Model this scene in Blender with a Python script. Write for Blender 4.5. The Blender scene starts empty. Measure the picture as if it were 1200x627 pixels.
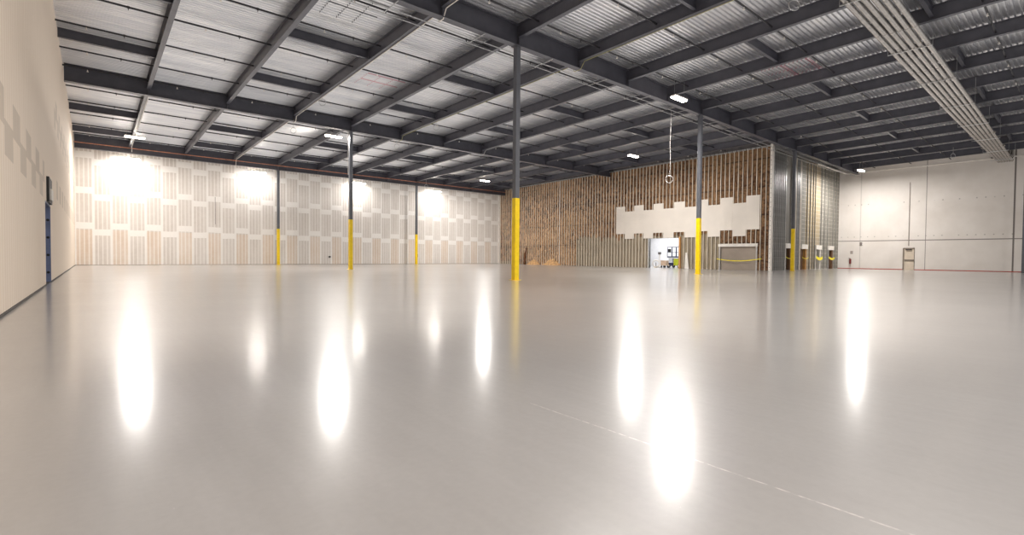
import bpy, bmesh, math, random
from mathutils import Matrix, Vector
random.seed(7)
C = bpy.context.scene.collection
PI = math.pi

# ------------------------------------------------------------------ room measures (metres)
UL, VF, UB, UR, VJ = -1.15, 54.93, 44.37, 64.65, 18.5      # left wall, far wall, insulated wall, right wall, jog wall
VBACK = -7.0
U0, V0, SU, SV = 14.41, 16.69, 15.89, 18.54                 # column grid
SP = SU / 4
SLOPE = -0.0153
def zs(v): return SLOPE * (v - V0)
GB, DECK, BB = 10.37, 11.30, 10.70                          # girder bottom, deck underside, beam bottom at V0

# ------------------------------------------------------------------ object helpers
def link(name, me, mat=None, parent=None):
    o = bpy.data.objects.new(name, me); C.objects.link(o)
    if mat is not None and me is not None and not me.materials: me.materials.append(mat)
    if parent is not None: o.parent = parent
    return o
def tag(o, label=None, cat=None, group=None, kind=None):
    if label: o['label'] = label
    if cat: o['category'] = cat
    if group: o['group'] = group
    if kind: o['kind'] = kind
    return o
def empty(name, loc=(0, 0, 0), rz=0):
    o = bpy.data.objects.new(name, None); C.objects.link(o)
    o.location = loc; o.rotation_euler = (0, 0, rz); o.empty_display_size = .2
    return o
class MB:
    def __init__(s): s.v = []; s.f = []; s.smooth = []
    def add(s, vs, fs, sm=False):
        n = len(s.v); s.v += [tuple(p) for p in vs]; s.f += [tuple(i + n for i in f) for f in fs]; s.smooth += [sm] * len(fs)
        return s
    def box(s, x0, x1, y0, y1, z0, z1):
        return s.add([(x, y, z) for z in (z0, z1) for y in (y0, y1) for x in (x0, x1)],
                     [(0, 2, 3, 1), (4, 5, 7, 6), (0, 1, 5, 4), (2, 6, 7, 3), (0, 4, 6, 2), (1, 3, 7, 5)])
    def bar(s, a, b, w, h=None, up=(0, 0, 1)):
        a = Vector(a); b = Vector(b); h = h or w
        d = (b - a).normalized(); upv = Vector(up)
        if abs(d.dot(upv)) > .98: upv = Vector((1, 0, 0))
        r = d.cross(upv).normalized(); u = r.cross(d)
        vs = []
        for p in (a, b):
            for sx, sz in ((-1, -1), (1, -1), (1, 1), (-1, 1)): vs.append(p + r * sx * w / 2 + u * sz * h / 2)
        return s.add(vs, [(3, 2, 1, 0), (4, 5, 6, 7), (0, 1, 5, 4), (1, 2, 6, 5), (2, 3, 7, 6), (3, 0, 4, 7)])
    def tube(s, pts, r, n=10, caps=True):
        pts = [Vector(p) for p in pts]; rings = []
        for i, p in enumerate(pts):
            d = (pts[min(i + 1, len(pts) - 1)] - pts[max(i - 1, 0)]).normalized()
            up = Vector((0, 0, 1)) if abs(d.z) < .95 else Vector((1, 0, 0))
            a = d.cross(up).normalized(); b = a.cross(d)
            rings.append([p + a * r * math.cos(2 * PI * k / n) + b * r * math.sin(2 * PI * k / n) for k in range(n)])
        fs = []
        for i in range(len(rings) - 1):
            for k in range(n):
                k2 = (k + 1) % n
                fs.append((i * n + k, i * n + k2, (i + 1) * n + k2, (i + 1) * n + k))
        s.add([p for r_ in rings for p in r_], fs, True)
        if caps:
            s.add(rings[0], [tuple(range(n - 1, -1, -1))] if False else [tuple(range(n))]); s.add(rings[-1], [tuple(range(n))])
        return s
    def prism_y(s, prof, y0, y1, shear=0.0):      # closed profile in (x,z) pulled along y, z sheared by slope
        n = len(prof)
        vs = [(x, y0, z + shear * y0) for x, z in prof] + [(x, y1, z + shear * y1) for x, z in prof]
        fs = [(i, (i + 1) % n, n + (i + 1) % n, n + i) for i in range(n)] + [tuple(range(n - 1, -1, -1)), tuple(range(n, 2 * n))]
        return s.add(vs, fs)
    def prism_x(s, prof, x0, x1):                 # closed profile in (y,z) pulled along x
        n = len(prof)
        vs = [(x0, y, z) for y, z in prof] + [(x1, y, z) for y, z in prof]
        fs = [(i, (i + 1) % n, n + (i + 1) % n, n + i) for i in range(n)] + [tuple(range(n - 1, -1, -1)), tuple(range(n, 2 * n))]
        return s.add(vs, fs)
    def mesh(s, name='mesh', mat=None, bevel=0):
        me = bpy.data.meshes.new(name); me.from_pydata(s.v, [], s.f)
        bm = bmesh.new(); bm.from_mesh(me)
        if bevel:
            bmesh.ops.bevel(bm, geom=list(bm.edges), offset=bevel, segments=1, affect='EDGES')
        bmesh.ops.recalc_face_normals(bm, faces=bm.faces); bm.to_mesh(me); bm.free()
        if not bevel:
            for i, p in enumerate(me.polygons): p.use_smooth = s.smooth[i]
        if mat: me.materials.append(mat)
        return me
    def build(s, name, mat=None, parent=None, bevel=0):
        return link(name, s.mesh(name, mat, bevel), None, parent)
def ibeam_prof(w, h, t, tw, z0):                  # I section in (lateral, z)
    a, b = w / 2, tw / 2; z1 = z0 + h
    return [(-a, z0), (a, z0), (a, z0 + t), (b, z0 + t), (b, z1 - t), (a, z1 - t), (a, z1), (-a, z1), (-a, z1 - t), (-b, z1 - t), (-b, z0 + t), (-a, z0 + t)]

# ------------------------------------------------------------------ materials
class S:                                           # small arithmetic wrapper over shader sockets
    def __init__(s, nt, sock): s.nt = nt; s.k = sock
    def op(s, o, b=None, c=None):
        n = s.nt.nodes.new('ShaderNodeMath'); n.operation = o
        for i, x in enumerate((s, b, c)):
            if x is None: continue
            if isinstance(x, S): s.nt.links.new(x.k, n.inputs[i])
            else: n.inputs[i].default_value = x
        return S(s.nt, n.outputs[0])
    def __add__(s, b): return s.op('ADD', b)
    def __sub__(s, b): return s.op('SUBTRACT', b)
    def __mul__(s, b): return s.op('MULTIPLY', b)
    def __truediv__(s, b): return s.op('DIVIDE', b)
    def gt(s, b): return s.op('GREATER_THAN', b)
    def lt(s, b): return s.op('LESS_THAN', b)
    def fr(s): return s.op('FRACT')
    def fl(s): return s.op('FLOOR')
    def ab(s): return s.op('ABSOLUTE')
    def mx(s, b): return s.op('MAXIMUM', b)
    def inv(s): return (s * -1) + 1
    def within(s, a, b): return s.gt(a) * s.lt(b)
def lin(c):
    return tuple(((x / 255) / 12.92 if x / 255 <= .04045 else ((x / 255 + .055) / 1.055) ** 2.4) for x in c) + (1,)
class Mat:
    def __init__(s, name, rgb=(200, 200, 200), rough=.6, metal=0, spec=.5):
        s.m = bpy.data.materials.new(name); s.m.use_nodes = True; s.nt = s.m.node_tree
        s.b = s.nt.nodes['Principled BSDF']
        s.b.inputs['Base Color'].default_value = lin(rgb); s.b.inputs['Roughness'].default_value = rough
        s.b.inputs['Metallic'].default_value = metal; s.b.inputs['Specular IOR Level'].default_value = spec
    def coords(s):
        t = s.nt.nodes.new('ShaderNodeTexCoord'); q = s.nt.nodes.new('ShaderNodeSeparateXYZ')
        s.nt.links.new(t.outputs['Object'], q.inputs[0]); s.tc = t
        return [S(s.nt, q.outputs[i]) for i in range(3)]
    def noise(s, scale=(1, 1, 1), sc=1, detail=3, rough=.55, coord='Object'):
        if not hasattr(s, 'tc'): s.tc = s.nt.nodes.new('ShaderNodeTexCoord')
        mp = s.nt.nodes.new('ShaderNodeMapping'); mp.inputs['Scale'].default_value = scale
        n = s.nt.nodes.new('ShaderNodeTexNoise'); n.inputs['Scale'].default_value = sc; n.inputs['Detail'].default_value = detail; n.inputs['Roughness'].default_value = rough
        s.nt.links.new(s.tc.outputs[coord], mp.inputs[0]); s.nt.links.new(mp.outputs[0], n.inputs['Vector'])
        return S(s.nt, n.outputs['Fac'])
    def ramp(s, x, lo, hi):
        n = s.nt.nodes.new('ShaderNodeMapRange'); n.inputs['From Min'].default_value = lo; n.inputs['From Max'].default_value = hi
        s.nt.links.new(x.k, n.inputs['Value']); return S(s.nt, n.outputs[0])
    def col(s, rgb):
        n = s.nt.nodes.new('ShaderNodeRGB'); n.outputs[0].default_value = lin(rgb); return n.outputs[0]
    def mix(s, f, a, b):                           # a, b rgb tuples or sockets
        n = s.nt.nodes.new('ShaderNodeMix'); n.data_type = 'RGBA'
        if isinstance(f, S): s.nt.links.new(f.k, n.inputs[0])
        else: n.inputs[0].default_value = f
        for i, x in ((6, a), (7, b)):
            if isinstance(x, tuple): n.inputs[i].default_value = lin(x)
            else: s.nt.links.new(x, n.inputs[i])
        return n.outputs[2]
    def base(s, sock): s.nt.links.new(sock, s.b.inputs['Base Color']); return s
    def rough(s, x): s.nt.links.new(x.k, s.b.inputs['Roughness'])
    def bump(s, x, strength=.2, dist=.02):
        n = s.nt.nodes.new('ShaderNodeBump'); n.inputs['Strength'].default_value = strength; n.inputs['Distance'].default_value = dist
        s.nt.links.new(x.k, n.inputs['Height']); s.nt.links.new(n.outputs[0], s.b.inputs['Normal'])
def simple(name, rgb, rough=.6, metal=0, var=.12, sc=3, scale=(1, 1, 1)):
    m = Mat(name, rgb, rough, metal)
    n = m.ramp(m.noise(scale, sc, 3), .3, .7)
    m.base(m.mix(n, tuple(max(0, c * (1 - var)) for c in rgb), tuple(min(255, c * (1 + var * .6)) for c in rgb)))
    return m.m
def emit(name, rgb, strength):
    m = Mat(name, rgb); m.b.inputs['Emission Color'].default_value = lin(rgb); m.b.inputs['Emission Strength'].default_value = strength
    return m.m

steel = simple('dark_painted_steel', (72, 72, 80), .38, 0, .10, 2)
steel_col = simple('column_paint', (92, 94, 100), .38, 0, .06, 2)
yellow = simple('yellow_safety_paint', (248, 210, 0), .42, 0, .05, 5)
black = simple('black_paint', (26, 26, 30), .5, 0, .2)
pipe_m = simple('black_pipe_paint', (38, 36, 40), .5, 0, .15)
white_p = simple('white_paint', (226, 220, 212), .5, 0, .04)
galv = simple('galvanised_metal', (190, 190, 190), .35, .7, .12, 6)
conduit_m = simple('conduit_metal', (176, 171, 166), .27, .8, .10, 4)
copper = simple('orange_pipe_paint', (190, 126, 94), .45, 0, .15, 4)
ycond = simple('yellow_cable_jacket', (170, 164, 104), .5, 0, .1)
blue = simple('blue_grey_door_paint', (108, 118, 150), .35, 0, .1)
brownstuff = simple('torn_brown_paper', (96, 62, 38), .9, 0, .4, 9)
lamp_e = emit('lamp_diffuser', (255, 244, 228), 40)
wlamp_e = emit('wall_lamp_diffuser', (255, 250, 242), 85)
beige_door = simple('beige_door_paint', (206, 192, 174), .5, 0, .04)
trim_dark = simple('dark_trim', (70, 64, 60), .6, 0, .1)
tape_m = simple('yellow_caution_tape', (245, 225, 30), .5, 0, .1)
wood = simple('pine_wood', (190, 140, 84), .7, 0, .2, 4, (8, 8, 1))
darkwood = simple('dark_wood', (110, 78, 52), .8, 0, .2, 4, (8, 8, 1))

# floor: sealed, glossy light-grey epoxy
m = Mat('epoxy_floor', (176, 168, 162), .2, 0, .5); u, v, z = m.coords()
n1 = m.noise((1, 1, 1), .35, 4); n2 = m.noise((1, 1, 1), 22, 2); n3 = m.noise((.5, 3, 1), 1.3, 4, .6)
c1 = m.mix(m.ramp(n1, .3, .7), (164, 161, 159), (174, 171, 169))
ns = m.noise((3.5, .35, 1), 3, 4, .6)
c2 = m.mix(m.ramp(ns, .3, .7) * .2, c1, (146, 142, 139)); c2 = m.mix(m.ramp(n2, .3, .7) * .12, c2, (134, 130, 127))
c2 = m.mix(m.ramp(m.noise((1, 1, 1), 35, 1), .80, .84) * .4, c2, (235, 228, 222))
jn = (u - 2.4 + (n3 - .5) * .01).ab().lt(.006) * v.within(-2, 2.6) * m.ramp(n2, .35, .6) * .55
joints = ((u - 14.41).ab().lt(.008)).mx((v - V0).ab().lt(.008)) * .12
m.base(m.mix(jn.mx(joints), c2, (236, 230, 224)))
m.rough(m.ramp(n3, .2, .8) * .02 + .30)
n4 = m.noise((.6, 1.6, 1), 4, 3, .5); m.bump(n4 * .3 + n2 * .15, .012, .02)
m.b.inputs['Coat Weight'].default_value = .85; m.b.inputs['Coat Roughness'].default_value = .15; m.b.inputs['Coat IOR'].default_value = 1.45
m.b.inputs['Specular IOR Level'].default_value = .62
floor_m = m.m

# taped drywall of the far wall: bare board panels with white compound bands
def drywall(name, axis, comp, bare, tan, contrast=1.0):
    m = Mat(name, comp, .75, 0, .25); co = m.coords(); a = co[axis]; zz = co[2]
    t = (a - UL) / 1.19 if axis == 0 else a / 1.22
    f = t.fr(); idx = t.fl(); odd = (idx / 2).fr().gt(.25)
    off = odd * -.56 + 3.44                                     # centre of the white bands
    jit = m.noise((1, 1, 1), .8, 2) * .12
    q = (zz - off + 1.5 + jit) / 2.97
    band = (q.fr() - .5).ab().lt(.09) * zz.gt(1.5)
    seam = (f - .5).ab().gt(.425)
    scr = ((f * 4).fr() - .5).ab().gt(.36)                     # screw lines inside each board
    bareboard = band.mx(seam).inv()
    low = zz.lt(3.0) * odd.inv()
    colb = m.mix(low, bare, tan)
    colb = m.mix(scr * .7, colb, comp)
    soft = m.ramp(m.noise((1, 1, .3), 1.5, 3), .35, .65) * .25 + .75
    col = m.mix(bareboard * soft * contrast, comp, colb)
    m.base(m.mix(m.ramp(m.noise((1, 1, 1), 4, 4), .4, .8) * .12, col, (255, 250, 244)))
    return m
far_m = drywall('taped_drywall_far', 0, (232, 228, 223), (203, 195, 187), (208, 190, 172)).m
m = Mat('taped_drywall_left', (208, 192, 176), .75, 0, .25); u, v, z = m.coords()
t = v / 1.22; odd = (t.fl() / 2).fr().gt(.25)
n = m.noise((1, 5, .25), 1.2, 3)
strip = ((t * 4).fr() - .5).ab().gt(.33)
c = m.mix(strip * .6, (228, 212, 194), (240, 228, 214))
c = m.mix(m.ramp(n, .35, .7) * .3, c, (220, 204, 186))
patch = (odd * z.within(3.25, 3.9)).mx(odd.inv() * z.within(2.75, 3.38)) * v.lt(21.4)
patch2 = ((odd * z.within(6.6, 7.4)).mx(odd.inv() * z.within(6.1, 6.9)).mx(odd * z.within(3.3, 4.1))) * v.gt(27)
c = m.mix(patch.mx(patch2) * .75, c, (196, 182, 166))
m.base(c); left_m = m.m

# right wall: painted tilt-up panels with a reveal, joints and form-tie marks
m = Mat('painted_panel_right', (206, 194, 184), .6, 0, .3); u, v, z = m.coords()
n = m.ramp(m.noise((1, 1, 1), .6, 4), .3, .7)
c = m.mix(n, (212, 205, 198), (222, 216, 210))
j = (v - 16.5).ab().lt(.05) * .25
j = j.mx((v - 10.88).ab().lt(.03) * .7).mx((v - 4.58).ab().lt(.06) * .9).mx((z - 3.085).ab().lt(.045) * .8)
dots = ((v / .62).fr() - .5).ab().lt(.08) * ((z - 7.08).ab().lt(.06)).mx((z - 3.53).ab().lt(.05)) * m.ramp(m.noise((1, 1, 1), 1.5, 1), .42, .5)
red = z.lt(.075)
c = m.mix(j, c, (92, 84, 80)); c = m.mix(dots * .45, c, (96, 90, 86)); c = m.mix(red, c, (168, 70, 62))
m.base(c); right_m = m.m

# insulation batts
m = Mat('brown_insulation', (150, 112, 76), .95, 0, .1)
oi = m.nt.nodes.new('ShaderNodeObjectInfo')
tc = m.nt.nodes.new('ShaderNodeTexCoord'); ad = m.nt.nodes.new('ShaderNodeVectorMath'); ad.operation = 'ADD'
m.nt.links.new(tc.outputs['Object'], ad.inputs[0]); m.nt.links.new(oi.outputs['Location'], ad.inputs[1])
def nz(scale, sc, det):
    mp = m.nt.nodes.new('ShaderNodeMapping'); mp.inputs['Scale'].default_value = scale
    nn = m.nt.nodes.new('ShaderNodeTexNoise'); nn.inputs['Scale'].default_value = sc; nn.inputs['Detail'].default_value = det
    m.nt.links.new(ad.outputs[0], mp.inputs[0]); m.nt.links.new(mp.outputs[0], nn.inputs['Vector']); return S(m.nt, nn.outputs['Fac'])
a = nz((1, 2, 1), 1.7, 4); b = nz((1, 1, 1.3), 3.2, 4); g = nz((1, .3, .8), .35, 2)
c = m.mix(m.ramp(a, .36, .62), (100, 74, 56), (168, 132, 98))
c = m.mix(m.ramp(b, .50, .60) * .95, c, (54, 38, 28))
c = m.mix(m.ramp(g, .45, .62) * .3, c, (196, 158, 116))
spv = m.nt.nodes.new('ShaderNodeSeparateXYZ'); m.nt.links.new(ad.outputs[0], spv.inputs[0])
c = m.mix(m.ramp(S(m.nt, spv.outputs[1]), 40, 30) * .5, c, (88, 64, 48))
sp = m.nt.nodes.new('ShaderNodeSeparateXYZ'); m.nt.links.new(ad.outputs[0], sp.inputs[0]); zz = S(m.nt, sp.outputs[2])
row = ((zz / 2.44).fr() - .5).ab().gt(.475) * m.ramp(b, .35, .5)
c = m.mix(row * .75, c, (60, 46, 38)); m.base(c); m.bump(a, .5, .05); insul_m = m.m
m = Mat('darker_brown_insulation', (120, 82, 54), .95, 0, .1)
a = m.noise((1, 1, 1), 2.2, 4); c = m.mix(m.ramp(a, .36, .64), (84, 54, 36), (150, 104, 66)); m.base(c); insul_dark = m.m
m = Mat('tan_wall_backing', (152, 138, 116), .8, 0, .2); u, v, z = m.coords()
c = m.mix(m.ramp(m.noise((1, 1, .4), 2, 3), .3, .7), (128, 116, 98), (158, 146, 126))
c = m.mix(((v / .405 + .12).fr()).lt(.3) * .45, c, (92, 80, 64))  # recess shade beside each stud, painted into the backing colour
c = m.mix(((z / .6).fr()).lt(.05) * .3, c, (110, 98, 80)); m.base(c); back_m = m.m
stud_m = simple('steel_stud', (236, 226, 210), .45, .1, .10, 2, (1, 1, .3))
board_m = simple('plain_drywall', (224, 216, 206), .75, 0, .03, .5)
plyg = simple('grey_board_infill', (150, 138, 126), .8, 0, .06, 1)

# jog wall
m = Mat('jog_wall_finish', (120, 118, 112), .6, .1, .4); u, v, z = m.coords()
zone_tan = u.within(54.6, 58.6); zone_blk = u.gt(58.6)
nn = m.ramp(m.noise((1, 1, .5), 1.2, 4), .3, .7)
grid = ((z / .41).fr()).lt(.12).mx(((u / .81).fr()).lt(.07) * zone_tan.inv())
c = m.mix(nn, (112, 108, 102), (134, 130, 122))
ct = m.mix(nn, (142, 130, 112), (160, 146, 124)); ct = m.mix(z.within(3.2, 8.2) * .4, ct, (176, 158, 122))  # tan zone, with yellow light glowing through put into its colour
c = m.mix(zone_tan, c, ct); c = m.mix(zone_blk, c, m.mix(nn, (122, 118, 110), (138, 134, 126)))
c = m.mix(grid * u.gt(53.6) * .55, c, (196, 190, 176)); m.base(c); jog_m = m.m

# corrugated deck
m = Mat('corrugated_roof_deck', (170, 170, 172), .28, .88, .5); u, v, z = m.coords()
n = m.ramp(m.noise((.12, 2.2, 1), 1.6, 3), .3, .7); n2 = m.ramp(m.noise((1, 6, 1), .7, 3), .35, .65)
c = m.mix(n, (214, 214, 217), (238, 237, 236)); c = m.mix(n2 * .3, c, (178, 182, 192))
pk = m.mix(0, (206, 110, 130), (206, 110, 130))
def marks(u0_, u1_, v0_, v1_):
    inside = u.within(u0_, u1_) * v.within(v0_, v1_)
    lines = ((u - u0_) / ((u1_ - u0_) / 3.0)).fr().lt(.05).mx(((v - v0_) / ((v1_ - v0_) / 2.0)).fr().lt(.06))
    return inside * lines
c = m.mix(marks(28.2, 31.0, 9.6, 12.0) * .8, c, (214, 70, 104))
c = m.mix(marks(11.7, 14.0, 26.2, 28.2) * .6, c, (196, 120, 132))
c = m.mix(marks(7.3, 9.4, 18.9, 21.2) * .8, c, (60, 60, 62))
c = m.mix(marks(26.4, 30.0, 12.5, 16.0) * .6, c, (52, 54, 66))
m.base(c); deck_m = m.m

# ------------------------------------------------------------------ setting
fl = MB().box(-3.2, UR + .3, VBACK, VF + 14, -.12, 0).build('floor', floor_m); tag(fl, kind='structure')
cb = MB(); P = .203; vv = VBACK; prof = []
while vv < VF + .3:
    for dy, dz in ((0, .075), (.105, .075), (.125, 0), (.183, 0)): prof.append((vv + dy, dz))
    vv += P
vs = []; fs = []
for i, (y, dz) in enumerate(prof):
    for x in (UL - .05, UR + .1): vs.append((x, y, DECK + zs(y) + dz))
for i in range(len(prof) - 1): fs.append((2 * i, 2 * i + 1, 2 * i + 3, 2 * i + 2))
cb.add(vs, fs); ce = cb.build('ceiling', deck_m); tag(ce, kind='structure')
md = ce.modifiers.new('thickness', 'SOLIDIFY'); md.thickness = .004; md.offset = 1

# left wall with its doorway
w = MB(); D0, D1, DH = 21.55, 24.1, 2.72; T = .14
w.box(UL - T, UL, VBACK, D0, 0, 11.9).box(UL - T, UL, D1, VF + .2, 0, 11.9).box(UL - T, UL, D0, D1, DH, 11.9)
tag(w.build('wall_left', left_m), kind='structure')
d = MB().box(UL - .85, UL - .78, D0 - .3, D1 + .3, 0, DH + .2).build('door_2', blue); tag(d, kind='structure')
jb = MB().box(UL - .78, UL - .002, D1 - .05, D1 + .0, 0, DH).box(UL - .78, UL - .002, D0, D1, DH - .05, DH).build('door_frame', blue, d)
for k in range(4):
    MB().tube([(UL - .07, D1 - .05, .35 + .62 * k), (UL - .07, D1 - .08, .35 + .62 * k)], .045, 10).build('bolt', black, jb)
sill = MB().box(UL - .78, UL - .002, D0, D1, .0, .012).build('threshold', trim_dark, d)
bs = MB().box(UL, UL + .015, VBACK, D0, 0, .05).box(UL, UL + .015, D1, VF, 0, .05).build('baseboard_left', trim_dark); tag(bs, kind='structure')
bs = MB().box(UL, UB, VF - .015, VF, 0, .04).build('baseboard_far', simple('grey_base_strip', (150, 140, 130), .7)); tag(bs, kind='structure')
# far wall
tag(MB().box(UL - .2, UB + .1, VF, VF + .2, 0, 11.9).build('wall_far', far_m), kind='structure')
tag(MB().box(UB - .16, UB + .0, VF - .16, VF, 0, 10.15).build('trim_1', white_p), kind='structure')
tag(MB().box(9.0, 9.04, VF - .006, VF, 3.9, 6.55).build('trim_2', simple('dark_seam', (120, 112, 106), .8)), kind='structure')

# insulated stud wall (parallel to the left wall): backing with two openings
TW = 10.72
OA0, OA1, OAH = 26.5, 29.95, 3.05
OB0, OB1, OBH = 19.02, 22.25, 2.12
V17 = 17.95
w = MB(); x0, x1 = UB + .12, UB + .26
w.box(x0, x1, V17, OB0, 0, TW).box(x0, x1, OB1, OA0, 0, TW).box(x0, x1, OA1, VF, 0, TW)
w.box(x0, x1, OB0, OB1, OBH, TW).box(x0, x1, OA0, OA1, OAH, TW)
wi = w.build('wall_right_insulated', back_m); tag(wi, kind='structure')
vstud = VF - .12; studs = []
def top_at(v): return TW + zs(v) * .55
stud_meshes = {}
def stud(v, z0, z1, mat=stud_m, name='stud', par=wi, w_=.042):
    key = (round(z0, 1), round(z1, 1), w_)
    if key not in stud_meshes:
        stud_meshes[key] = MB().box(0, .115, -w_ / 2, w_ / 2, 0, z1 - z0).mesh('stud', mat)
    o = bpy.data.objects.new(name, stud_meshes[key]); C.objects.link(o); o.location = (UB, v, z0); o.parent = par
    return o
vsx = []
vv = VF - .2
while vv > V17 + .15:
    vsx.append(vv); vv -= .405
batt_meshes = {}
def batt(v0, v1, z0, z1, mat, depth=.06):
    hh = z1 - z0; ny, nzz = 3, max(3, int(hh / .35)); vs = []; fs = []
    for j in range(nzz + 1):
        for i in range(ny + 1):
            t = i / ny; bul = math.sin(PI * t) * depth + (random.random() - .5) * .03
            zz_ = hh * j / nzz + (random.random() - .5) * .1 * (0 < j < nzz)
            if j == 0: zz_ += (random.random() - .5) * .25 * (z0 > .5)
            vs.append((.10 - bul - (.02 if 0 < i < ny else 0), (v1 - v0) * t, max(zz_, 0 if z0 < .5 else -.15)))
    for j in range(nzz):
        for i in range(ny): a_ = j * (ny + 1) + i; fs.append((a_, a_ + 1, a_ + ny + 2, a_ + ny + 1))
    me = MB().add(vs, fs, True).mesh('batt', mat)
    o = bpy.data.objects.new('insulation_batt', me); C.objects.link(o); o.location = (UB, v0, z0); o.parent = wi
    return o
for i, sv in enumerate(vsx):
    nxt = vsx[i + 1] if i + 1 < len(vsx) else V17 + .02
    z0 = 0.0
    if OA0 - .05 < sv < OA1 + .05: z0 = OAH
    if OB0 - .05 < sv < OB1 + .05: z0 = OBH + .27
    stud(sv, z0, round(top_at(sv), 1))
    mid = (sv + nxt) / 2
    if mid > 40.3: zb = .42 if mid > 51 else .06
    elif mid > 30.2 + .0: zb = random.choice([2.95, 3.2, 3.3, 3.3, 3.4, 3.5])
    elif mid > 22.3: zb = 3.3
    elif mid > 19.0: zb = OBH + .28
    else: zb = .05
    batt(nxt + .022, sv - .022, zb, top_at(mid) - .02, insul_dark if 18.9 < mid < 22.3 and False else insul_m)
# end post, track, headers, trim
tag(MB().box(UB - .05, UB + .3, V17 - .2, V17, 0, 10.9).build('trim_3', white_p), kind='structure')
holes = MB()
for k in range(26): holes.tube([(UB - .055, V17 - .1, .3 + .4 * k), (UB - .049, V17 - .1, .3 + .4 * k)], .03, 8)
holes.build('fixing_holes', trim_dark, bpy.data.objects['trim_3'])
tag(MB().box(UB - .03, UB + .1, 42.95, 43.03, 0, 10.5).build('trim_9', white_p), kind='structure')
w = MB(); k = 0; vv = V17
while vv < VF - .4:
    w.box(UB - .07, UB + .3, vv, vv + .34, top_at(vv) - .02, top_at(vv) + .10); vv += .42
w.prism_y([(UB - .02, TW + .1), (UB + .3, TW + .1), (UB + .3, TW + .75), (UB - .02, TW + .75)], V17, VF) if False else None
tr = w.build('trim_4', galv); tag(tr, kind='structure')
w = MB(); w.box(UB + .1, UB + .2, V17, VF, TW - .4, 11.9).build('closure_strip', simple('dark_closure', (88, 84, 84), .7), tr)
w = MB().box(UB - .06, UB + .12, OB0 - .15, OB1 + .18, OBH, OBH + .26).build('trim_5', white_p); tag(w, kind='structure')
MB().box(UB - .03, UB + .12, OB0 - .12, OB0, 0, OBH).box(UB - .03, UB + .12, OB1, OB1 + .12, 0, OBH).build('opening_jamb', galv, w)
tag(MB().box(UB + .13, UB + .17, OB0, OB1, 0, OBH).build('door_3', plyg), kind='structure')
w = MB().box(UB - .04, UB + .26, OA1, OA1 + .16, 0, OAH).build('trim_6', galv); tag(w, kind='structure')
w = MB().box(UB - .05, UB + .26, OA0 - .18, OA0, 0, OAH + .1).build('trim_7', wood); tag(w, kind='structure')

# plain gypsum boards screwed across the insulated wall: each board is one thing
vb = [34.24, 33.05, 31.86, 30.67, 29.48, 28.29, 27.10, 25.90, 24.70, 23.50, 22.30, 21.15, 19.95, 18.76]
ordn = ['first', 'second', 'third', 'fourth', 'fifth', 'sixth', 'seventh', 'eighth', 'ninth', 'tenth', 'eleventh', 'twelfth', 'thirteenth', 'fourteenth', 'fifteenth', 'sixteenth', 'seventeenth', 'eighteenth']
for k in range(13):
    hi, lo = (6.62, 3.62) if k % 2 == 0 else (6.04, 3.06)
    o = MB().box(-.014, 0, vb[k + 1] + .001, vb[k] - .001, lo, hi).build('gypsum_board', board_m); o.location.x = UB - .002
    tag(o, 'plain cream gypsum board, %s from left in the stepped row on the brown insulated wall' % ordn[k], 'wall board', 'gypsum boards on the insulated wall')

# jog wall, steel studs
w = MB(); y0, y1 = VJ + .1, VJ + .25
ops = [(49.4, 50.7), (53.4, 54.7), (57.3, 58.7), (61.1, 62.5)]
px = UB + .3; JT = 10.95
for a_, b_ in ops:
    w.box(px, a_, y0, y1, 0, JT); w.box(a_, b_, y0, y1, 2.05, JT); px = b_
w.box(px, UR, y0, y1, 0, JT)
wj = w.build('wall_right_jog', jog_m); tag(wj, kind='structure')
js = MB().box(-.035, .035, VJ - .06, VJ + .1, 0, JT - .15).mesh('jog_stud', galv)
x = UB + .6; 
while x < 53.2:
    if not any(a_ - .1 < x < b_ + .1 for a_, b_ in ops):
        o = bpy.data.objects.new('steel_stud', js); C.objects.link(o); o.location = (x, 0, 0); o.parent = wj
    x += .42
js2 = MB().box(-.03, .03, VJ + .02, VJ + .1, 0, JT - .15).mesh('jog_stud_b', simple('dull_metal', (150, 148, 142), .5, .4))
for x in (54.9, 55.7, 56.5, 57.1, 58.9, 59.9, 60.9, 62.7, 63.6):
    o = bpy.data.objects.new('steel_stud', js2); C.objects.link(o); o.location = (x, 0, 0); o.parent = wj
for x in (51.4, 52.6):
    MB().box(x, x + .3, VJ - .08, VJ + .1, 0, JT - .2).build('perforated_post', simple('pale_post', (176, 166, 150), .5), wj)
for i, (a_, b_) in enumerate(ops):
    h = MB().box(a_ - .15, b_ + .15, VJ - .1, VJ + .1, 2.05, 2.5).build('opening_header', white_p, wj)
    MB().box(a_ - .05, a_ + .12, VJ - .02, VJ + .25, 0, 2.05).build('opening_jamb', [galv, darkwood, white_p, galv][i], wj)
    MB().box(b_ - .25, b_, VJ - .02, VJ + .25, 0, 2.05).build('opening_jamb', [darkwood, wood, white_p, darkwood][i], wj)
tag(MB().box(UB + .3, UR + .2, VJ + 1.6, VJ + 1.8, 0, 11.5).build('wall_back_passage', simple('dim_passage_wall', (110, 100, 90), .8)), kind='structure')
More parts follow.
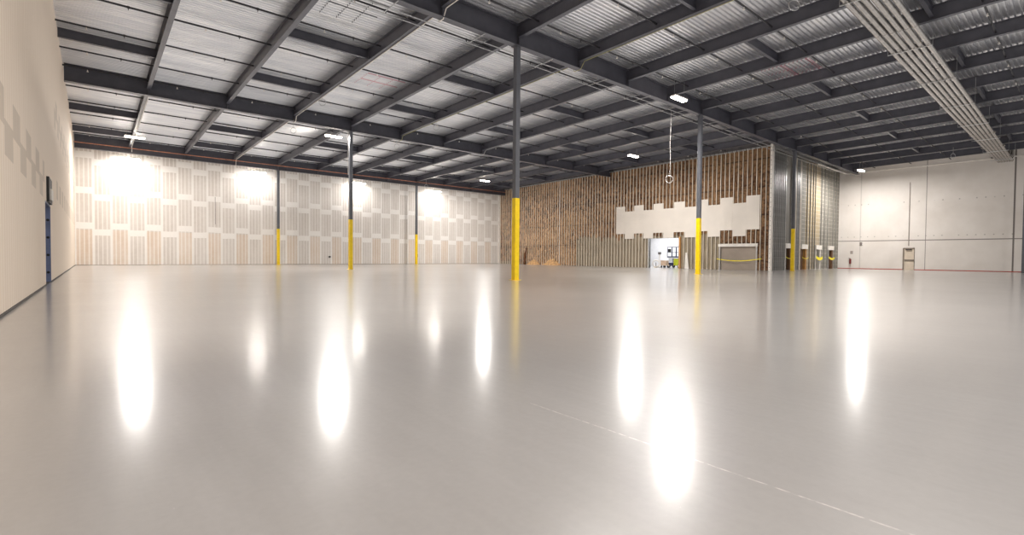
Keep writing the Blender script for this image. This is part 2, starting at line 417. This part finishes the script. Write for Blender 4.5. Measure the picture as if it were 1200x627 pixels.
# right wall with door
w = MB(); E0, E1, EH = 11.72, 12.66, 2.26
w.box(UR, UR + .25, VBACK, E0, 0, 12).box(UR, UR + .25, E1, VJ + 1.6, 0, 12).box(UR, UR + .25, E0, E1, EH, 12)
tag(w.build('wall_right', right_m), kind='structure')
d = MB().box(UR + .03, UR + .08, E0, E1, 0, EH).build('door_1', beige_door); tag(d, kind='structure')
MB().box(UR - .03, UR + .1, E0 - .0, E0 + .04, 0, EH).box(UR - .03, UR + .1, E1 - .06, E1 + .04, 0, EH).box(UR - .03, UR + .1, E0, E1, EH - .06, EH + .04).build('door_frame', simple('door_frame_paint', (128, 116, 104), .5), d)
MB().box(UR - .06, UR + .03, E0 + .05, E1 - .1, .98, 1.06).build('push_bar', trim_dark, d)
MB().box(UR - .1, UR + .03, E0 + .25, E1 - .2, EH - .2, EH - .08).build('door_closer', trim_dark, d)
tag(MB().box(UR - .05, UR, 12.2, 12.26, 2.5, 9.1).build('trim_8', simple('grey_conduit_run', (146, 136, 128), .5)), kind='structure')

# room beyond the open doorway
w = MB().box(51.5, 51.6, 22, 40, 0, 5).box(UB + .26, 51.6, 39.9, 40, 0, 5).box(UB + .26, 51.6, 21.9, 22, 0, 5).box(UB + .26, 51.6, 21.9, 40, 4.0, 4.1)
tag(w.build('wall_back_room', simple('white_room_wall', (236, 236, 238), .6, 0, .03)), kind='structure')

# ------------------------------------------------------------------ structural steel
col_names = [(0, 0, 'dark steel column with yellow lower part, nearest and tallest in the hall'),
             (1, 0, 'dark steel column with yellow lower part, in front of the cream wall boards'),
             (2, 0, 'dark steel column with yellow base, in front of the grey stud wall at right'),
             (0, 1, 'brightly lit steel column with yellow base, mid hall under a lamp'),
             (0, 2, 'steel column with yellow base against the far drywall, nearest the left wall'),
             (1, 2, 'steel column with yellow base against the far drywall, second from the left wall'),
             (1, 1, 'steel column with yellow base directly behind the nearest column')]
for i, j, lab in col_names:
    cu, cv = U0 + SU * i, V0 + SV * j
    r = empty('steel_column', (cu, cv, 0)); tag(r, lab, 'column', 'steel columns with yellow bases', 'thing')
    top = GB + zs(cv) - (.17 if j == 2 else 0)
    MB().box(-.118, .118, -.118, .118, 0, top).build('shaft', steel_col, r, .012)
    MB().box(-.126, .126, -.126, .126, .012, 3.66).build('yellow_sleeve', yellow, r, .012)
    MB().box(-.2, .2, -.2, .2, 0, .012).build('base_plate', yellow, r)
    MB().box(-.19, .19, -.19, .19, top - .02, top).build('cap_plate', steel, r)
    if (i, j) == (1, 2): MB().box(.126, .19, -.06, .06, .85, 1.25).build('switch_box', black, r)

girders = [(0, -1.1, UR, 'deep dark steel girder over the nearest column'), (1, -1.1, UB + .1, 'deep dark steel girder across mid hall ending at the brown wall'),
           (2, -1.1, UB + .1, 'deep dark steel girder along the top of the far drywall')]
for j, a_, b_, lab in girders:
    cv = V0 + SV * j; zb = GB + zs(cv) - (.17 if j == 2 else 0)
    r = empty('roof_girder', (0, cv, 0)); tag(r, lab, 'girder', 'deep roof girders', 'thing')
    MB().prism_x(ibeam_prof(.34, DECK + zs(cv) - zb - .005, .03, .03, zb), a_, min(b_, UR - .6)).build('beam_body', steel, r)
    k = 0
    while UL + SP * 0 + 2.49 + SP * k < b_:
        x = 2.49 + SP * k
        MB().box(x - .015, x + .015, -.165, .165, zb + .03, zb + .88).build('stiffener_plate', steel, r); k += 1
bays = [(VBACK, V0 - .17, 'near'), (V0 + .17, V0 + SV - .17, 'middle'), (V0 + SV + .17, V0 + 2 * SV - .17, 'far')]
baylab = {'near': 'in the near bay', 'middle': 'in the middle bay', 'far': 'in the far bay by the drywall'}
for bi, (a_, b_, nm) in enumerate(bays):
    prof = ibeam_prof(.20, DECK - BB - .003, .022, .02, BB - SLOPE * V0)
    bme = MB().prism_y(prof, a_, b_, SLOPE).mesh('roof_beam', steel)
    kmax = 16 if bi == 0 else 11
    for k in range(kmax):
        x = 2.49 + SP * k
        o = bpy.data.objects.new('roof_beam', bme); C.objects.link(o); o.location = (x, 0, 0)
        tag(o, 'dark roof beam %s, %s from the left wall' % (baylab[nm], ordn[k]), 'roof beam', 'roof beams of the %s bay' % nm, 'thing')
    bvs = [10.42, 4.42, -1.8] if bi == 0 else ([23.3, 29.95] if bi == 1 else [43.35, 50.2])
    kk = 0
    for gi, k in enumerate(range(-1, kmax, 2)):
        xa = UL + .02 if k < 0 else 2.49 + SP * k + .02
        xb = 2.49 + SP * (k + 1) - .02
        if xb > (UR if bi == 0 else UB): continue
        for q, bv in enumerate(bvs):
            zt = DECK + zs(bv)
            o = MB().prism_x(ibeam_prof(.15, .42, .015, .015, -.42), 0, xb - xa).build('cross_brace', steel)
            o.location = (xa, bv, zt - .04)
            tag(o, 'dark cross brace %s, %s braced gap from left wall, %s from %s' % (
                {'near': 'of near bay', 'middle': 'of middle bay', 'far': 'of far bay'}[nm], ordn[gi], ordn[q], 'girder' if bi == 0 else 'camera'), 'brace', 'short cross braces between roof beams', 'thing')

# sprinkler pipes
head = MB().tube([(0, 0, -.02), (0, 0, -.12)], .022, 8).tube([(0, 0, -.12), (0, 0, -.135)], .045, 8).mesh('head', white_p)
hang = MB().box(-.012, .012, -.012, .012, -.12, -.03).box(-.04, .04, -.02, .02, -.05, .045).mesh('hanger', pipe_m)
pv = [2.9, 6.0, 9.1, 12.2, 15.3, 18.7, 21.95, 25.2, 28.5, 31.95, 34.85, 38.8, 42.26, 45.8, 49.4, 52.9]
for i, v_ in enumerate(pv[::-1]):
    ue = UR if v_ < VJ else UB + .1
    r = empty('sprinkler_pipe', (0, v_, 10.98 + zs(v_) * .55)); tag(r, 'thin black sprinkler pipe run under the deck, %s from the far wall' % ordn[i], 'pipe', 'sprinkler pipe runs', 'thing')
    MB().tube([(UL, 0, 0), (ue, 0, 0)], .04, 8).build('pipe', pipe_m, r)
    x = UL + 1.0; k = 0
    while x < ue:
        o = bpy.data.objects.new('sprinkler_head', head); C.objects.link(o); o.parent = r; o.location = (x, 0, 0)
        if k % 1 == 0:
            o = bpy.data.objects.new('pipe_hanger', hang); C.objects.link(o); o.parent = r; o.location = (x + 1.3, 0, 0)
        x += SP / 1.0; k += 1

# conduits
def conduit(name, pts, r, mat, lab, cat='conduit', grp=None, n=8):
    o = MB().tube(pts, r, n).build(name, mat); tag(o, lab, cat, grp, 'thing'); return o
for k in range(6):
    v_ = 4.54 + .236 * k
    z_ = 10.05
    pts = [(-.5 + 3, v_, z_), (62.9 - .0 * k, v_, z_), (63.15, v_, z_ + .03), (63.35, v_, z_ + .15), (63.4, v_, z_ + .4), (63.4, v_, 11.2)]; pts = [(a1, 5.13 + (b1 - 5.13) * (1 if a1 < 3 else .72), c1) for a1, b1, c1 in pts]; pts.insert(1, (40, v_, z_))
    r = empty('ceiling_conduit'); tag(r, 'fat metal conduit of the overhead bundle at right, %s of six from the camera side' % ordn[k], 'conduit', 'bundle of six overhead conduits', 'thing')
    MB().tube(pts, .092, 14).build('pipe', conduit_m, r)
    for x in range(6, 63, 6):
        MB().tube([(x, v_, z_), (x + .14, v_, z_)], .102, 12).build('coupling', conduit_m, r)
for i, x in enumerate((8, 14, 20, 26.4, 32, 38, 44, 50, 56, 61)):
    o = MB().box(x, x + .04, 4.38, 5.9, 9.92, 9.955).box(x + .01, x + .025, 4.38, 4.395, 9.92, 11.4).box(x + .01, x + .025, 5.885, 5.9, 9.92, 11.4).build('conduit_rack', galv)
    tag(o, 'trapeze hanger rack carrying the overhead conduit bundle, %s from the left wall' % ordn[i], 'rack', 'racks under the conduit bundle', 'thing')
conduit('electrical_conduit', [(UL, 17.05, 10.22), (64.5, 17.05, 10.22)], .022, galv, 'thin bright conduit running below the girder over the nearest column')
conduit('electrical_conduit', [(UL, 17.35, 10.12), (57, 17.35, 10.12), (64.5, 16.4, 10.1)], .018, galv, 'second thin conduit below the near girder, on its far side')
for i in range(14):
    x = 8.5 + 3.97 * i
    o = MB().box(x, x + .03, 16.5, 17.75, 10.30, 10.33).build('strut_arm', galv)
    tag(o, 'short metal strut under the near girder, %s from the left' % ordn[i], 'strut', 'struts under the near girder', 'thing')
def zb(v): return BB + zs(v)
conduit('electrical_conduit', [(10.44 + .07, 8, zb(8) - .03), (10.51, 16.4, zb(16.4) - .03), (10.5, 16.6, GB - .05), (10.5, 16.9, GB - .05), (10.51, 17.1, zb(17) - .03), (10.51, 34.9, zb(34.9) - .03), (10.5, 35.0, GB + zs(35) - .04), (10.5, 35.5, GB + zs(35) - .04), (10.51, 35.8, zb(35.8) - .03), (10.51, 53.2, zb(53.2) - .03), (10.51, 53.4, 9.6), (10.51, 53.4, 9.3)], .022, white_p, 'white conduit under the third roof beam from the left wall')
conduit('electrical_conduit', [(18.45, 2, zb(2) - .03), (18.45, 16.3, zb(16.3) - .03), (18.4, 16.5, GB - .05), (18.4, 16.9, GB - .05), (18.45, 17.2, zb(17) - .03), (18.45, 34.9, zb(34.9) - .03), (18.4, 35.0, GB + zs(35) - .04), (18.4, 35.5, GB + zs(35) - .04)], .015, ycond, 'yellow cable under the roof beam right of the nearest column')
conduit('electrical_conduit', [(26.42, 17.1, zb(17) - .03), (26.42, 34.7, zb(34.7) - .03), (26.4, 35.0, GB + zs(35) - .04), (26.4, 35.4, GB + zs(35) - .04)], .02, galv, 'grey conduit under the middle-bay beam ending at the mid hall girder')
conduit('electrical_conduit', [(2.58, 36.0, zb(36) - .03), (2.58, 53.1, zb(53) - .03), (2.58, 53.3, 9.7)], .03, galv, 'pale conduit under the far-bay beam nearest the left wall')
conduit('electrical_conduit', [(14.41 - .22, V0 + SV - .05, 10.0), (14.19, V0 + SV - .05, 6.9)], .018, white_p, 'thin white vertical conduit beside the brightly lit mid hall column')
conduit('copper_pipe', [(UL, 53.42, 10.03), (14, 53.42, 10.03), (44.2, 53.42, 10.03)], .035, copper, 'orange-brown pipe along the face of the far girder', 'pipe')
conduit('wall_pipe', [(UR - .35, -2, 10.62), (UR - .35, 16.4, 10.62), (UR - .5, 17.9, 10.6), (55.5, 17.9, 10.6)], .06, white_p, 'white pipe along the top of the right wall', 'pipe')
# dark post at the right edge of the photograph
r = empty('steel_post', (61.9, 3.72, 0)); tag(r, 'dark steel post in front of right wall at the right edge', 'post', None, 'thing')
MB().box(-.12, .12, -.12, .12, .01, 10.5).build('shaft', steel_col, r, .01)
MB().box(-.28, .28, -.28, .28, 0, .01).build('base_plate', steel, r)

# hanging cord with its loop, small cable coils
def coil(cx, cy, cz, rad, r_, mat, turns=2, name='cable_coil', rz=0):
    pts = [(cx + math.cos(2 * PI * t / 20) * rad * math.cos(rz), cy + math.cos(2 * PI * t / 20) * rad * math.sin(rz), cz + math.sin(2 * PI * t / 20) * rad * (1 - .1 * (t // 20))) for t in range(20 * turns + 1)]
    return MB().tube(pts, r_, 6, True)
pts = [(27.4, 17.05, 10.2)] + [(27.38 + .03 * math.sin(k), 17.05, 10.2 - k * .44) for k in range(1, 9)] + [(27.3, 17.05, 6.16)]
mb = coil(27.3, 17.05, 5.94, .24, .011, white_p, 2, rz=-.6); mb.tube(pts, .011, 6)
o = mb.build('hanging_cord', simple('pale_cord', (196, 192, 188), .8)); tag(o, 'thin white cord hanging from the roof with a loop at its end', 'cord', None, 'thing')
coils = [(10.55, 30.05, 10.2, 'under the third beam before the mid hall girder'), (10.7, 36.2, 9.7, 'just beyond the mid hall girder, left of the lit column'),
         (18.5, 36.0, 9.75, 'just beyond the mid hall girder, right of the lit column'), (18.5, 30.1, 10.1, 'under the yellow cable in the middle bay'),
         (47.6, 17.9, 9.7, 'in front of the grey stud wall beside the white post'), (57.1, 7.9, 10.15, 'near the top of the right wall'), (19.3, 7.1, 10.2, 'under the near bay deck by the conduit bundle'),
         (30.9, 52.5, 9.5, 'near the far girder before the lit lamp')]
for x, y, z_, lab in coils:
    mb = coil(x, y, z_, .2, .013, galv, 2, rz=-.7); mb.tube([(x, y, z_ + .2), (x, y, z_ + .75)], .012, 6)
    o = mb.build('cable_coil', galv); tag(o, 'small looped cable coil hanging ' + lab, 'cable', 'cable coils hung from the roof', 'thing')

# ------------------------------------------------------------------ luminaires and added fill lights
UP_W = 1.4
LAMP_W, WALL_W = 1200, 60
def area(name, loc, sx, sy, power, col=(1, .96, .92), rot=(0, 0, 0), parent=None, spread=PI):
    l = bpy.data.lights.new(name, 'AREA'); l.shape = 'RECTANGLE'; l.size = sx; l.size_y = sy; l.energy = power; l.color = col; l.spread = spread
    o = bpy.data.objects.new(name, l); C.objects.link(o); o.location = loc; o.rotation_euler = rot
    return o
lamps = [(2.51, 47.77, 'long lit high-bay lamp near the left corner of the far bay'), (13.83, 37.04, 'lit high-bay lamp beside the mid hall column'),
         (35.31, 46.56, 'lit high-bay lamp in the far bay towards the brown wall'), (36.18, 26.18, 'lit high-bay lamp above the stepped cream boards at left end'),
         (25.05, 15.09, 'largest brightest high-bay lamp, just before the near girder'), (58.67, 15.04, 'lit high-bay lamp near the top left of right wall')]
for x, y, lab in lamps:
    r = empty('high_bay_lamp', (x, y, 9.95)); tag(r, lab, 'ceiling lamp', 'lit high-bay lamps', 'thing')
    L = .62
    MB().box(-L, L, -.17, .17, .03, .11).build('housing', white_p, r, .01)
    MB().box(-L + .02, L - .02, -.16, .16, -.035, .03).build('diffuser', lamp_e, r, .01)
    for sx in (-.5, .5): MB().bar((sx, 0, .1), (sx, 0, 11.2 + zs(y) - 9.95), .01).build('hanging_wire', galv, r)
    area('lamp_or_fill_light', (x, y, 9.90), 1.2, .3, LAMP_W * (.72 if x < 3 else 1))
for i, (x, y) in enumerate([(6, -2.5), (10.5, 8), (13.8, 2), (25, -5), (45, -5)]):  # added fill lights without fixtures, near and behind the camera
    area('lamp_or_fill_light', (x, y, 9.9), 1.2, .3, LAMP_W * .6)
for i, x in enumerate((2.4, 12.5, 23.0, 33.1)):
    r = empty('wall_lamp', (x, VF - .0, 9.22)); tag(r, 'glowing slim lamp at the top of the far drywall, %s from the left wall' % ordn[i], 'wall lamp', 'lamps washing the far drywall', 'thing')
    MB().box(-.75, .75, -1.2, -.9, .0, .07).box(-.03, .03, -.9, 0, .02, .06).build('housing', white_p, r)
    MB().box(-.72, .72, -1.19, -.92, -.04, 0).build('diffuser', wlamp_e, r)
    area('wall_lamp_light', (x, VF - 1.1, 9.12), 1.5, .35, WALL_W, (1, .97, .94), (.35, 0, 0))
area('room_light', (48, 30, 3.9), 5, 8, 520, (.95, .97, 1))
for x, y, sx, sy in ((31, 4, 60, 20), (21, 26, 42, 17), (21, 45, 42, 17)): area('fill_uplight', (x, y, 5.5), sx, sy, UP_W * sx * sy * (.72 if sx > 50 else 1), (1, .975, .96), (PI, 0, 0))  # added upward fill to brighten deck and beams, no such fixtures
area('passage_light', (53, VJ + .9, 5), 8, .5, 20, (1, .8, .5))

# ------------------------------------------------------------------ small things on the walls and floor
r = empty('emergency_light', (UL, 22.9, 3.1)); tag(r, 'dark wall fixture with white lamp above the blue doorway in left wall', 'wall light', None, 'thing')
MB().box(0, .07, -.75, .75, -.38, .45).build('housing', black, r)
MB().box(.07, .12, -.6, .3, -.30, .06).build('lens', white_p, r)
r = empty('fire_extinguisher', (UR - .14, 17.35, .55)); tag(r, 'fire extinguisher hung low on the right wall, left of the beige door', 'extinguisher', None, 'thing')
mb = MB().tube([(0, 0, 0), (0, 0, .48), (0, 0, .52)], .1, 14).tube([(0, 0, .52), (0, 0, .58)], .035, 8)
mb.build('cylinder_body', simple('dark_red_paint', (120, 40, 38), .4), r)
MB().bar((-.02, -.02, .6), (-.02, .16, .66), .03).bar((0, .0, .58), (0, .14, .5), .02).build('handle', black, r)
o = MB().box(UR - .015, UR, 17.15, 17.4, 1.65, 2.0).build('wall_sign', simple('grey_sign', (150, 140, 134), .5)); tag(o, 'small grey sign on the right wall above the fire extinguisher', 'sign', None, 'thing')
o = MB().box(UR - .1, UR, 16.3, 16.5, 2.65, 2.95).build('junction_box', simple('grey_box', (120, 112, 108), .5)); tag(o, 'small grey junction box on right wall just below the dark line', 'box', None, 'thing')
o = MB().box(19.96, 20.16, VF - .08, VF, .75, .92).build('outlet_box', black); tag(o, 'small black outlet box low on the far drywall beside lit column', 'outlet', None, 'thing')
# torn brown paper leaning at the base of the insulation
mb = MB(); pts = []
for k in range(9):
    t = k / 8; wd = .35 * math.sin(PI * (t * .8 + .12)) + .05
    pts.append((t, wd))
vs = []; fs = []
for t, wd in pts:
    z_ = 2.3 * t; cy = .12 * math.sin(5 * t)
    vs += [(-.25 + .2 * t, cy - wd / 2, z_), (-.42 + .25 * t, cy, z_), (-.25 + .2 * t, cy + wd / 2, z_), (-.1 + .1 * t, cy, z_)]
for k in range(8):
    for q in range(4): a_ = k * 4; fs.append((a_ + q, a_ + (q + 1) % 4, a_ + 4 + (q + 1) % 4, a_ + 4 + q))
mb.add(vs, fs); o = mb.build('torn_paper', brownstuff); o.location = (UB, 49.2, 0)
tag(o, 'dark torn strip of brown paper hanging at the base of insulation behind near column', 'paper', None, 'thing')
# crumpled insulation heaps
for i, (vv, ln, lab) in enumerate([(44.2, 3.2, 'low heap of tan insulation against the brown wall, left of the grey stud area'), (47.6, 2.4, 'small low heap of tan insulation right of the torn brown paper')]):
    vs = []; fs = []; nx, ny = 4, 16
    for a_ in range(ny + 1):
        for b_ in range(nx + 1):
            t = a_ / ny; s_ = b_ / nx
            vs.append((-.55 * s_, (t - .5) * ln, max(0, math.sin(PI * min(1, t * 1.02)) * (1 - s_) * .7 * (.7 + .5 * random.random()))))
    for a_ in range(ny):
        for b_ in range(nx): q = a_ * (nx + 1) + b_; fs.append((q, q + 1, q + nx + 2, q + nx + 1))
    o = MB().add(vs, fs, True).build('insulation_heap', simple('tan_insulation', (186, 148, 104), .95, 0, .3, 5)); o.location = (UB - .01, vv, 0)
    tag(o, lab, 'insulation', None, 'thing')
# caution tape
def tape(a_, b_, sag, w_, lab):
    n = 12; vs = []; fs = []
    for k in range(n + 1):
        t = k / n; p = Vector(a_).lerp(Vector(b_), t); p.z -= sag * 4 * t * (1 - t)
        vs += [p + Vector((0, 0, w_ / 2)), p - Vector((0, 0, w_ / 2))]
    for k in range(n): fs.append((2 * k, 2 * k + 1, 2 * k + 3, 2 * k + 2))
    o = MB().add(vs, fs).build('caution_tape', tape_m); tag(o, lab, 'tape', None, 'thing'); return o
tape((UB - .08, OB0 - .5, 1.05), (UB - .08, OB1 + .3, 1.0), .2, .07, 'yellow caution tape sagging across the low boarded opening')
wh = ['beside the column', 'second from left', 'third from left with white jambs', 'next to the right wall']
for i, (a_, b_) in enumerate(ops):
    tape((a_ - .25, VJ - .15, 1.25), (b_ + .25, VJ - .15, 1.2), .15, (.06, .06, .3, .22)[i], 'yellow caution tape across the narrow stud wall opening %s' % wh[i])
# things in and near the doorway
o = MB().add([(0, -.22, 0), (0, .22, 0), (0, .16, 1.55), (0, -.02, 1.6), (.1, -.22, 0), (.1, .22, 0), (.1, .16, 1.5), (.1, -.02, 1.55)],
             [(0, 1, 2, 3), (4, 7, 6, 5), (0, 4, 5, 1), (1, 5, 6, 2), (2, 6, 7, 3), (3, 7, 4, 0)]).build('leaning_board', white_p)
o.location = (UB - .14, 25.55, 0); tag(o, 'narrow white offcut board leaning on wall right of the bright doorway', 'board', None, 'thing')
r = empty('hose_reel', (46.6, 30.55, .42)); tag(r, 'white ring-shaped hose reel standing in the bright doorway, at left', 'reel', None, 'thing')
def ring(rad, r_, n=24): return MB().tube([(0 + math.cos(2 * PI * k / n) * rad * .7, math.cos(2 * PI * k / n) * rad * -.7, math.sin(2 * PI * k / n) * rad) for k in range(n + 1)], r_, 8)
ring(.36, .05).build('ring', white_p, r); MB().box(-.25, .25, -.1, .1, -.42, -.36).build('foot', simple('tan_foot', (190, 170, 140), .6), r)
MB().bar((0, 0, -.4), (0, 0, .1), .05).build('stem', trim_dark, r)
r = empty('post_stand', (46.5, 30.05, 0)); tag(r, 'thin white post with a grey head standing in the bright doorway', 'stand', None, 'thing')
MB().tube([(0, 0, .02), (0, 0, 1.45)], .045, 10).build('pole', white_p, r); MB().box(-.18, .18, -.18, .18, 0, .03).build('base', galv, r); MB().box(-.12, .12, -.12, .12, 1.4, 1.65).build('head', simple('grey_head', (110, 104, 104), .5), r)
r = empty('tool_cart', (46.3, 29.3, 0)); tag(r, 'low beige tool cart between the white post and the scissor lift', 'cart', None, 'thing')
MB().box(-.3, .3, -.3, .3, .22, .72).build('body', simple('beige_cart_paint', (206, 180, 158), .6), r, .02); MB().box(-.32, .32, -.33, .33, .72, .77).build('top', simple('cream_cart_top', (232, 214, 196), .6), r)
for sx in (-.22, .22):
    for sy in (-.22, .22): MB().tube([(sx, sy - .03, .11), (sx, sy + .03, .11)], .11, 12).build('wheel', black, r)
# scissor lift
navy = simple('navy_lift_paint', (40, 48, 84), .4); green = simple('yellow_green_lift_paint', (176, 186, 40), .45); rubber = simple('grey_tyre', (70, 70, 74), .7)
r = empty('scissor_lift', (47.3, 28.62, 0), -.15); tag(r, 'small dark scissor lift with guard rails parked in the bright doorway', 'scissor lift', None, 'thing')
MB().box(-.38, .38, -.95, .75, .22, .55).build('chassis', navy, r, .02)
MB().box(-.42, -.38, -.9, -.1, .25, .95).box(-.4, .4, -.9, -.35, .55, .9).build('battery_cover', green, r)
for sx in (-.36, .36):
    for sy in (-.72, .55):
        wl = MB().tube([(sx - .06, sy, .2), (sx + .06, sy, .2)], .2, 18).build('wheel', rubber, r)
        MB().tube([(sx - .07, sy, .2), (sx + .07, sy, .2)], .09, 12).build('hub', white_p, wl)
for k in range(5):
    z_ = .58 + .09 * k
    MB().bar((-.3, -.8, z_), (-.3, .65, z_ + .07), .05, .04).bar((.3, .65, z_), (.3, -.8, z_ + .07), .05, .04).build('scissor_arm', black, r)
MB().box(-.4, .4, -.95, .8, 1.06, 1.16).build('platform', navy, r)
g = MB()
for z_ in (1.2, 1.62, 2.2):
    for sx in (-.38, .38): g.bar((sx, -.93, z_), (sx, .78, z_), .045)
    for sy in (-.93, .78): g.bar((-.38, sy, z_), (.38, sy, z_), .045)
for sx in (-.38, .38):
    for sy in (-.93, -.36, .2, .78): g.bar((sx, sy, 1.16), (sx, sy, 2.2), .045)
g.build('guard_rail', navy, r)
MB().box(-.5, -.38, .3, .62, 1.65, 2.0).build('control_box', black, r)

# ------------------------------------------------------------------ world, camera, view
w = bpy.data.worlds.new('world'); bpy.context.scene.world = w; w.use_nodes = True
w.node_tree.nodes['Background'].inputs[0].default_value = (1, .98, .96, 1); w.node_tree.nodes['Background'].inputs[1].default_value = .55
f = 576.0529; y = math.radians(40.4298); p = math.radians(-1.3031); ro = math.radians(.4943)
def ray(a, b):
    a, b = a * math.cos(ro) + b * math.sin(ro), -a * math.sin(ro) + b * math.cos(ro)
    yc = b * math.cos(p) - math.sin(p); zc = b * math.sin(p) + math.cos(p)
    return Vector((a * math.cos(y) + zc * math.sin(y), -a * math.sin(y) + zc * math.cos(y), -yc))

o0 = ray(0, 0); rx = (ray(1, 0) - o0).normalized(); ry = -(ray(0, 1) - o0).normalized(); rz = -o0.normalized()
cam = bpy.data.cameras.new('camera'); cam.sensor_width = 36; cam.lens = f / 1200 * 36; cam.clip_end = 300; cam.clip_start = .05
co = bpy.data.objects.new('camera', cam); C.objects.link(co)
co.matrix_world = Matrix.Translation((0, 0, 1.0616)) @ Matrix((rx, ry, rz)).transposed().to_4x4()
sc = bpy.context.scene; sc.camera = co
sc.view_settings.view_transform = 'Standard'; sc.view_settings.look = 'None'; sc.view_settings.exposure = .16
sc.cycles.use_denoising = True; sc.cycles.max_bounces = 8; sc.cycles.diffuse_bounces = 5; sc.cycles.glossy_bounces = 4
sc.cycles.sample_clamp_indirect = 8; sc.cycles.blur_glossy = .3
